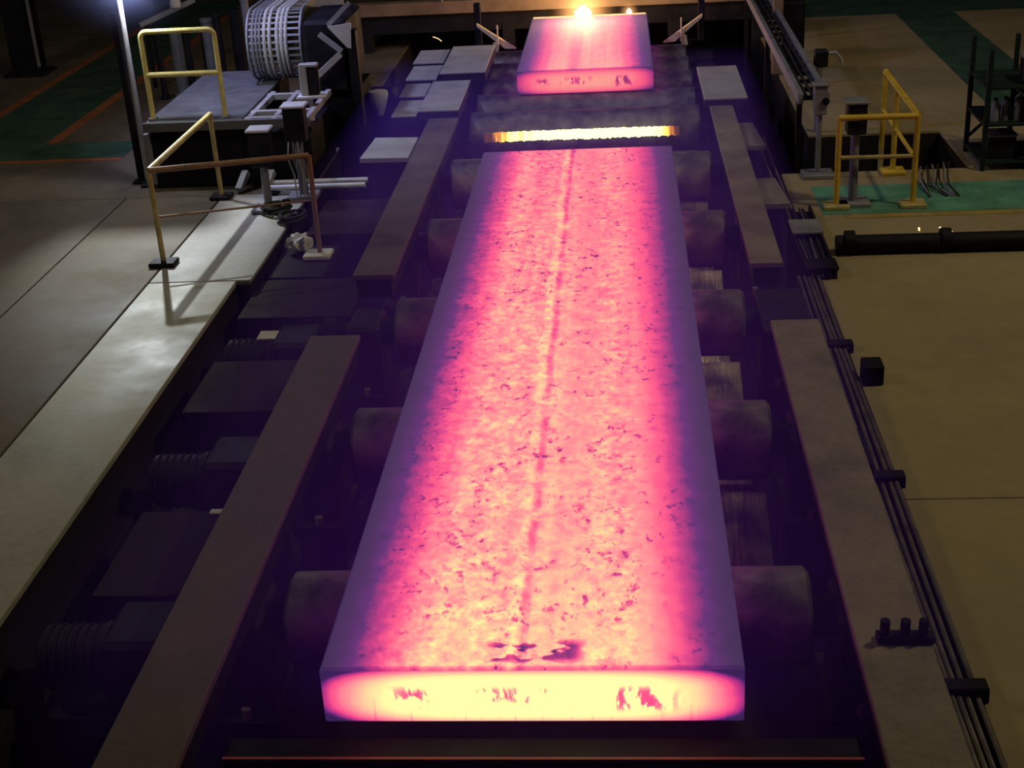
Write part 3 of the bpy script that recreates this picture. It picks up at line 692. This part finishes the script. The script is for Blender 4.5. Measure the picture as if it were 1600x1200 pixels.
MB().box(-5.30, -5.23, 10.50, 10.58, 0, 2.0, .008).build('post_body', M_DARK, t)
MB().box(-5.36, -5.22, 10.46, 10.62, 0, .03, .005).build('base_plate', M_DARK, t)

# dim clutter behind the platform: upright pipes, slanted brace, column
for i, (x, y, r, h_, m_) in enumerate([(-6.30, 15.0, .05, .95, M_DARK), (-6.08, 15.2, .09, 1.0, M_MID), (-5.86, 15.0, .05, 1.0, M_DARK), (-5.62, 15.3, .08, 1.1, M_MID), (-5.40, 15.1, .05, 1.2, M_DARK), (-5.20, 15.4, .09, 1.2, M_DARK), (-4.98, 15.2, .06, 1.4, M_MID)]):
    o = MB().lathe([(r*1.5, 0), (r*1.5, .04), (r, .045), (r, h_-.05), (r*1.15, h_-.05), (r*1.15, h_)], (x, y, 0), 'Z', 14).build('upright_pipe', m_, None, True, (x, y, 0))
    tag(o, ['slim dark upright pipe behind the loop rail, next to the lamp post', 'thick grey upright pipe behind the loop rail, second from the lamp post', 'slim dark upright pipe, third from the lamp post', 'thick grey upright pipe, fourth from the lamp post', 'slim dark upright pipe, fifth from the lamp post', 'thick dark upright pipe behind the loop rail corner, sixth from the lamp post', 'tall grey upright pipe, nearest the cable chain'][i], 'pipe', 'upright pipes behind the platform')
t = thing('conduit_frame', 'pale slanted conduit with a small lamp head behind the loop rail', 'conduit', (-6.2, 15.9, 0))
MB().bar((-6.75, 15.7, .98), (-5.80, 15.9, 1.33), .07, .07).build('conduit', M_PLATE, t)
MB().lathe([(.05, -.06), (.085, -.03), (.085, .05), (.05, .10)], (-6.15, 15.65, 1.26), 'Z', 14).build('lamp_head', M_LIGHT, t, True)
for x in (-6.7, -5.85): MB().box(x-.03, x+.03, 15.78, 15.84, 0, .98 if x < -6 else 1.3).build('leg', M_DARK, t)
t = thing('hall_column', 'dark blue-grey steel column at the far left', 'column', (-9.25, 17.3, 0))
MB().box(-9.50, -9.06, 17.1, 17.14, 0, 7, .004).box(-9.50, -9.06, 17.46, 17.5, 0, 7, .004).box(-9.30, -9.26, 17.14, 17.46, 0, 7).build('column_body', M_DARK, t)
MB().box(-9.04, -9.00, 17.04, 17.10, .15, 7, .004).build('conduit', M_MID, t)
MB().box(-9.62, -8.94, 16.98, 17.62, 0, .05, .01).build('base_plate', M_DARK, t)
t = thing('far_beam', 'pale beam on posts at the top behind the cable chain', 'beam', (-4.3, 17.4, 0))
MB().box(-4.95, -3.95, 17.35, 17.47, .86, 1.02, .01).build('beam_body', M_PLATE, t)
for x in (-4.9, -4.0): MB().box(x-.05, x+.05, 17.36, 17.46, 0, .86).build('post', M_DARK, t)
MB().cyl((-4.97, 17.28, .86), (-4.97, 17.28, 1.4), .035, 10).build('stub', M_LIGHT, t, True)

# ------------------------------------------------------------------ flame cutting machine
t = thing('torch_machine', 'brown cross gantry of the flame cutting machine behind the far slab', 'cutting machine', (0, 18, -1.15))
M_BROWN = worn('heat_browned_steel', (.26, .17, .11), .7, .1, .35, 3)
MB().box(-3.95, 3.0, 17.7, 17.95, .60, .80, .01).build('upper_beam', M_BROWN, t)
MB().box(-3.95, 3.0, 17.95, 19.6, .42, .52, .01).build('deck', M_BROWN, t)
MB().box(-3.90, 2.95, 17.8, 17.94, .30, .60).build('web', M_DARK, t)
for x in (-3.7, -1.35, 1.35, 2.7): MB().box(x-.10, x+.10, 17.78, 18.0, -1.15, .42, .01).build('leg', M_DARK, t)
for x in (-2.4, -1.9): MB().cyl((x, 17.72, .80), (x, 17.72, .92), .03, 10).build('stub', M_MID, t, True)
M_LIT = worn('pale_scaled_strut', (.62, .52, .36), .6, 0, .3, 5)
for s, lab in ((-1, 'left'), (1, 'right')):
    t = thing('guide_strut', 'slanted strut lit yellow by the flames on the %s of the far slab' % lab, 'strut', (s*1.3, 16.4, -1.15))
    MB().prism([(s*1.13, 16.35, .26), (s*1.30, 16.35, .27), (s*1.72, 16.35, .62), (s*1.72, 16.35, .66)], (0, .10, 0)).build('strut_body', M_LIT, t)
    MB().cyl((s*1.40, 16.30, .28), (s*1.40, 16.30, .64), .012, 8).build('rod', M_LIT, t, True)
    MB().prism([(s*1.40, 16.32, .20), (s*1.50, 16.32, .22), (s*1.48, 16.32, .36), (s*1.42, 16.32, .38)], (0, .08, 0)).build('clip', M_LIT, t)
    MB().box(min(s*1.15, s*1.72), max(s*1.15, s*1.72), 16.56, 16.7, -1.15, .24, .01).build('post', M_BLACK, t)
    MB().box(min(s*1.66, s*1.76), max(s*1.66, s*1.76), 16.46, 16.56, .24, .95, .01).build('upright', M_DARK, t)
def flame(label, x, y, z, r, h, strength, col, power):
    t = thing('cutting_flame', label, 'flame', (x, y, z), 'cutting flames')
    mb = MB(); mb.lathe([(r*.25, -.02), (r*.8, 0), (r, h*.3), (r*.7, h*.65), (r*.2, h)], (x, y, z), 'Z', 20)
    mb.build('flame_core', glow('flame_core', col, strength, (.02, .02, .02)), t, True)
    m = bpy.data.materials.new('flame_glow'); n = N(m); co = n.coord('Object')
    vl = n.n.new('ShaderNodeVectorMath'); vl.operation = 'LENGTH'; n.l.new(co, vl.inputs[0])
    R = r*4.2
    f = n.m('POWER', n.lin(vl.outputs['Value'], 0, R, 1, 0), 2.6)
    e = n.n.new('ShaderNodeEmission'); e.inputs[0].default_value = (1, .42, .13, 1); n.l.new(n.m('MULTIPLY', f, power/R), e.inputs[1])
    n.l.new(e.outputs[0], n.out.inputs['Volume'])
    mb = MB(); bmesh.ops.create_icosphere(mb.bm, subdivisions=3, radius=R)
    bmesh.ops.translate(mb.bm, vec=(x, y, z+h*.4), verts=mb.bm.verts)
    o = mb.build('flame_glow', m, t, True, (x, y, z+h*.4))  # emissive ball added for the lens glow around the flame
    return t
flame('large yellow-white cutting flame on the far end of the far slab', -.10, 17.02, .60, .14, .15, 16, (1, .82, .46), 5.0)
flame('small violet-white cutting flame on the right corner of the far slab', .62, 17.02, .60, .045, .08, 10, (1, .75, .85), 2.0)
o = MB().box(-.88, .88, 16.965, 17.0, .555, .612, .004).build('molten_kerf', glow('molten_kerf', (1, .42, .12), 2.2), None, False, (0, 16.98, .58))
tag(o, 'thin orange molten cutting line along the end of the far slab', 'molten cut')
lamp('cutting_light', 'POINT', (-.1, 16.5, 1.0), None, (1, .62, .25), 120, shadow_soft_size=.12)

# ------------------------------------------------------------------ right-hand far side
t = thing('cable_ladder', 'raised cable ladder with two pale rails running away on the right', 'cable ladder', (2.6, 13, -1.15))
for x in (2.42, 2.70): MB().box(x-.03, x+.03, 9.9, 17.5, .80, .92, .006).build('rail', M_MID, t)
for k in range(18): MB().box(2.45, 2.67, 10.0+k*.4, 10.06+k*.4, .82, .86).build('rung', M_DARK, t)
for i in range(3): MB().tube([(2.48+i*.07, 9.95+j*.4, .88+.008*math.sin(j+i*2)) for j in range(19)], .018, 6).build('cable', M_CABLE, t, True)
for y in (10.4, 14.0, 17.3): MB().box(2.44, 2.50, y, y+.08, -1.15 if y < 11.6 else -1.15, .80).build('post', M_DARK, t)
t = thing('pillar', 'orange-lit stub pillar on the cable ladder at the top', 'pillar', (2.68, 15, 0))
MB().box(2.64, 2.78, 15.0, 15.14, 0, 1.08, .01).build('pillar_body', M_BROWN, t)
MB().box(2.76, 3.1, 15.1, 15.6, 0, 1.0, .03).build('cabinet', M_BLACK, t)
t = thing('valve_stand', 'small dark valve with a pale hook on the cable ladder end', 'valve', (2.85, 11.7, 0))
MB().cyl((2.86, 11.75, 0), (2.86, 11.75, .80), .04, 12).build('stem', M_MID, t, True)
MB().box(2.80, 2.96, 11.7, 11.86, .80, 1.0, .02).build('valve_body', M_DARK, t)
MB().tube([(2.96, 11.78, .95), (3.05, 11.78, .96), (3.12, 11.78, .88), (3.14, 11.78, .80)], .02, 8).build('hook', M_PLATE, t, True)
# the rack with its contents
t = thing('storage_rack', 'dark green open steel rack on the right beyond the pit guard', 'rack', (4.85, 10.2, 0))
X0, X1, Y0, Y1 = 4.40, 5.55, 9.86, 10.66
for x in (X0, (X0+X1)/2-.1, X1):
    for y in (Y0, Y1): MB().box(x-.025, x+.025, y-.025, y+.025, 0, 1.32, .004).build('post', M_RACK, t)
for z in (.10, .52, .92): MB().box(X0-.02, X1+.02, Y0-.02, Y1+.02, z-.03, z, .004).build('shelf', M_RACK, t)
MB().bar((X0, Y1+.03, .15), (X1, Y1+.03, 1.25), .03, .03).build('cross_brace', M_RACK, t)
for i, (x, y, z, kind) in enumerate([(4.52, 10.0, .52, 'can'), (4.64, 10.05, .52, 'can'), (4.76, 10.0, .52, 'can'), (4.98, 10.1, .52, 'box'), (4.62, 10.1, .10, 'box'), (5.05, 10.15, .10, 'drum'), (4.95, 10.1, .92, 'box')]):
    lab = ['first pale can on the middle shelf of the dark rack', 'second pale can on the middle shelf of the dark rack', 'third pale can on the middle shelf of the dark rack', 'dark box on the middle shelf of the rack', 'dark box on the bottom shelf of the rack', 'small drum on the bottom shelf of the rack', 'dark box on the top shelf of the rack'][i]
    if kind == 'can':
        tt = thing('can', lab, 'can', (x, y, z), 'cans on the rack')
        MB().lathe([(.045, 0), (.045, .17), (.03, .20), (.03, .22)], (x, y, z), 'Z', 14).build('can_body', M_MID, tt, True)
        MB().cyl((x, y, z+.22), (x, y, z+.25), .022, 10).build('lid', M_BLACK, tt)
    elif kind == 'drum':
        tag(MB().lathe([(.14, 0), (.15, .02), (.14, .04), (.14, .18), (.15, .2), (.14, .22), (.14, .33), (.15, .35)], (x, y, z), 'Z', 20).build('drum', M_DARK, None, True, (x, y, z)), lab, 'drum')
    else:
        tt = thing('crate', lab, 'box', (x, y, z)); MB().box(x-.15, x+.15, y-.14, y+.14, z, z+.24, .012).build('crate_body', M_DARK, tt)
        MB().box(x-.16, x+.16, y-.15, y+.15, z+.24, z+.27, .006).build('lid', M_MID, tt)
# tangle of wires over the pit edge beside the guard
for i in range(7):
    x = 3.62 + i*.06
    pts = [(x+.10+random.uniform(-.05, .05), 10.05, -.05), (x+.08, 9.95, .03+.01*i), (x+.02+random.uniform(-.06, .06), 9.6, .06+.02*(i % 3)), (x+random.uniform(-.08, .08), 9.25, .04), (x+random.uniform(-.1, .1), 8.95, .012)]
    o = MB().tube(pts, .010, 6).build('loose_wire', M_MID if i % 2 else M_CABLE, None, True, (x, 9.3, 0))
    tag(o, ['loose wire by the pit guard, closest to its front corner post', 'second loose wire from the pit guard post', 'third loose wire from the pit guard post', 'middle one of the seven loose wires by the pit guard', 'third loose wire from the rack side', 'second loose wire from the rack side', 'loose wire farthest from the pit guard, on the rack side'][i], 'wire', 'loose wires by the pit guard')

# purple camera glare over the roller table, put in as a thin scattering volume
m = bpy.data.materials.new('purple_glare'); n = N(m)
v = n.n.new('ShaderNodeVolumeScatter'); v.inputs['Color'].default_value = (.24, .11, 1.0, 1); v.inputs['Density'].default_value = .14; v.inputs['Anisotropy'].default_value = .1
n.l.new(v.outputs[0], n.out.inputs['Volume'])
o = MB().box(-2.4, 1.98, -.4, 12.0, -1.1, 1.05).build('glare_haze', m, None, False, (0, 5.4, -1.1))
o['kind'] = 'stuff'; o['label'] = 'purple-blue camera glare around the hot slabs, added as thin haze'; o['category'] = 'glare'

# camera bloom around the floodlight, put in as a haze ball thinning outwards
m = bpy.data.materials.new('lamp_bloom'); n = N(m); co = n.coord('Object')
vl = n.n.new('ShaderNodeVectorMath'); vl.operation = 'LENGTH'; n.l.new(co, vl.inputs[0])
v = n.n.new('ShaderNodeVolumeScatter'); v.inputs['Color'].default_value = (.45, .5, 1.0, 1)
n.l.new(n.m('MULTIPLY', n.m('POWER', n.lin(vl.outputs['Value'], 0, 1.1, 1, 0), 2.0), .30), v.inputs['Density'])
n.l.new(v.outputs[0], n.out.inputs['Volume'])
mb = MB(); bmesh.ops.create_icosphere(mb.bm, subdivisions=3, radius=1.1); bmesh.ops.translate(mb.bm, vec=LAMP, verts=mb.bm.verts)
o = mb.build('glare_haze', m, None, True, LAMP)
o['kind'] = 'stuff'; o['label'] = 'faint blue camera bloom around the top of the lamp post, added as haze'; o['category'] = 'glare'
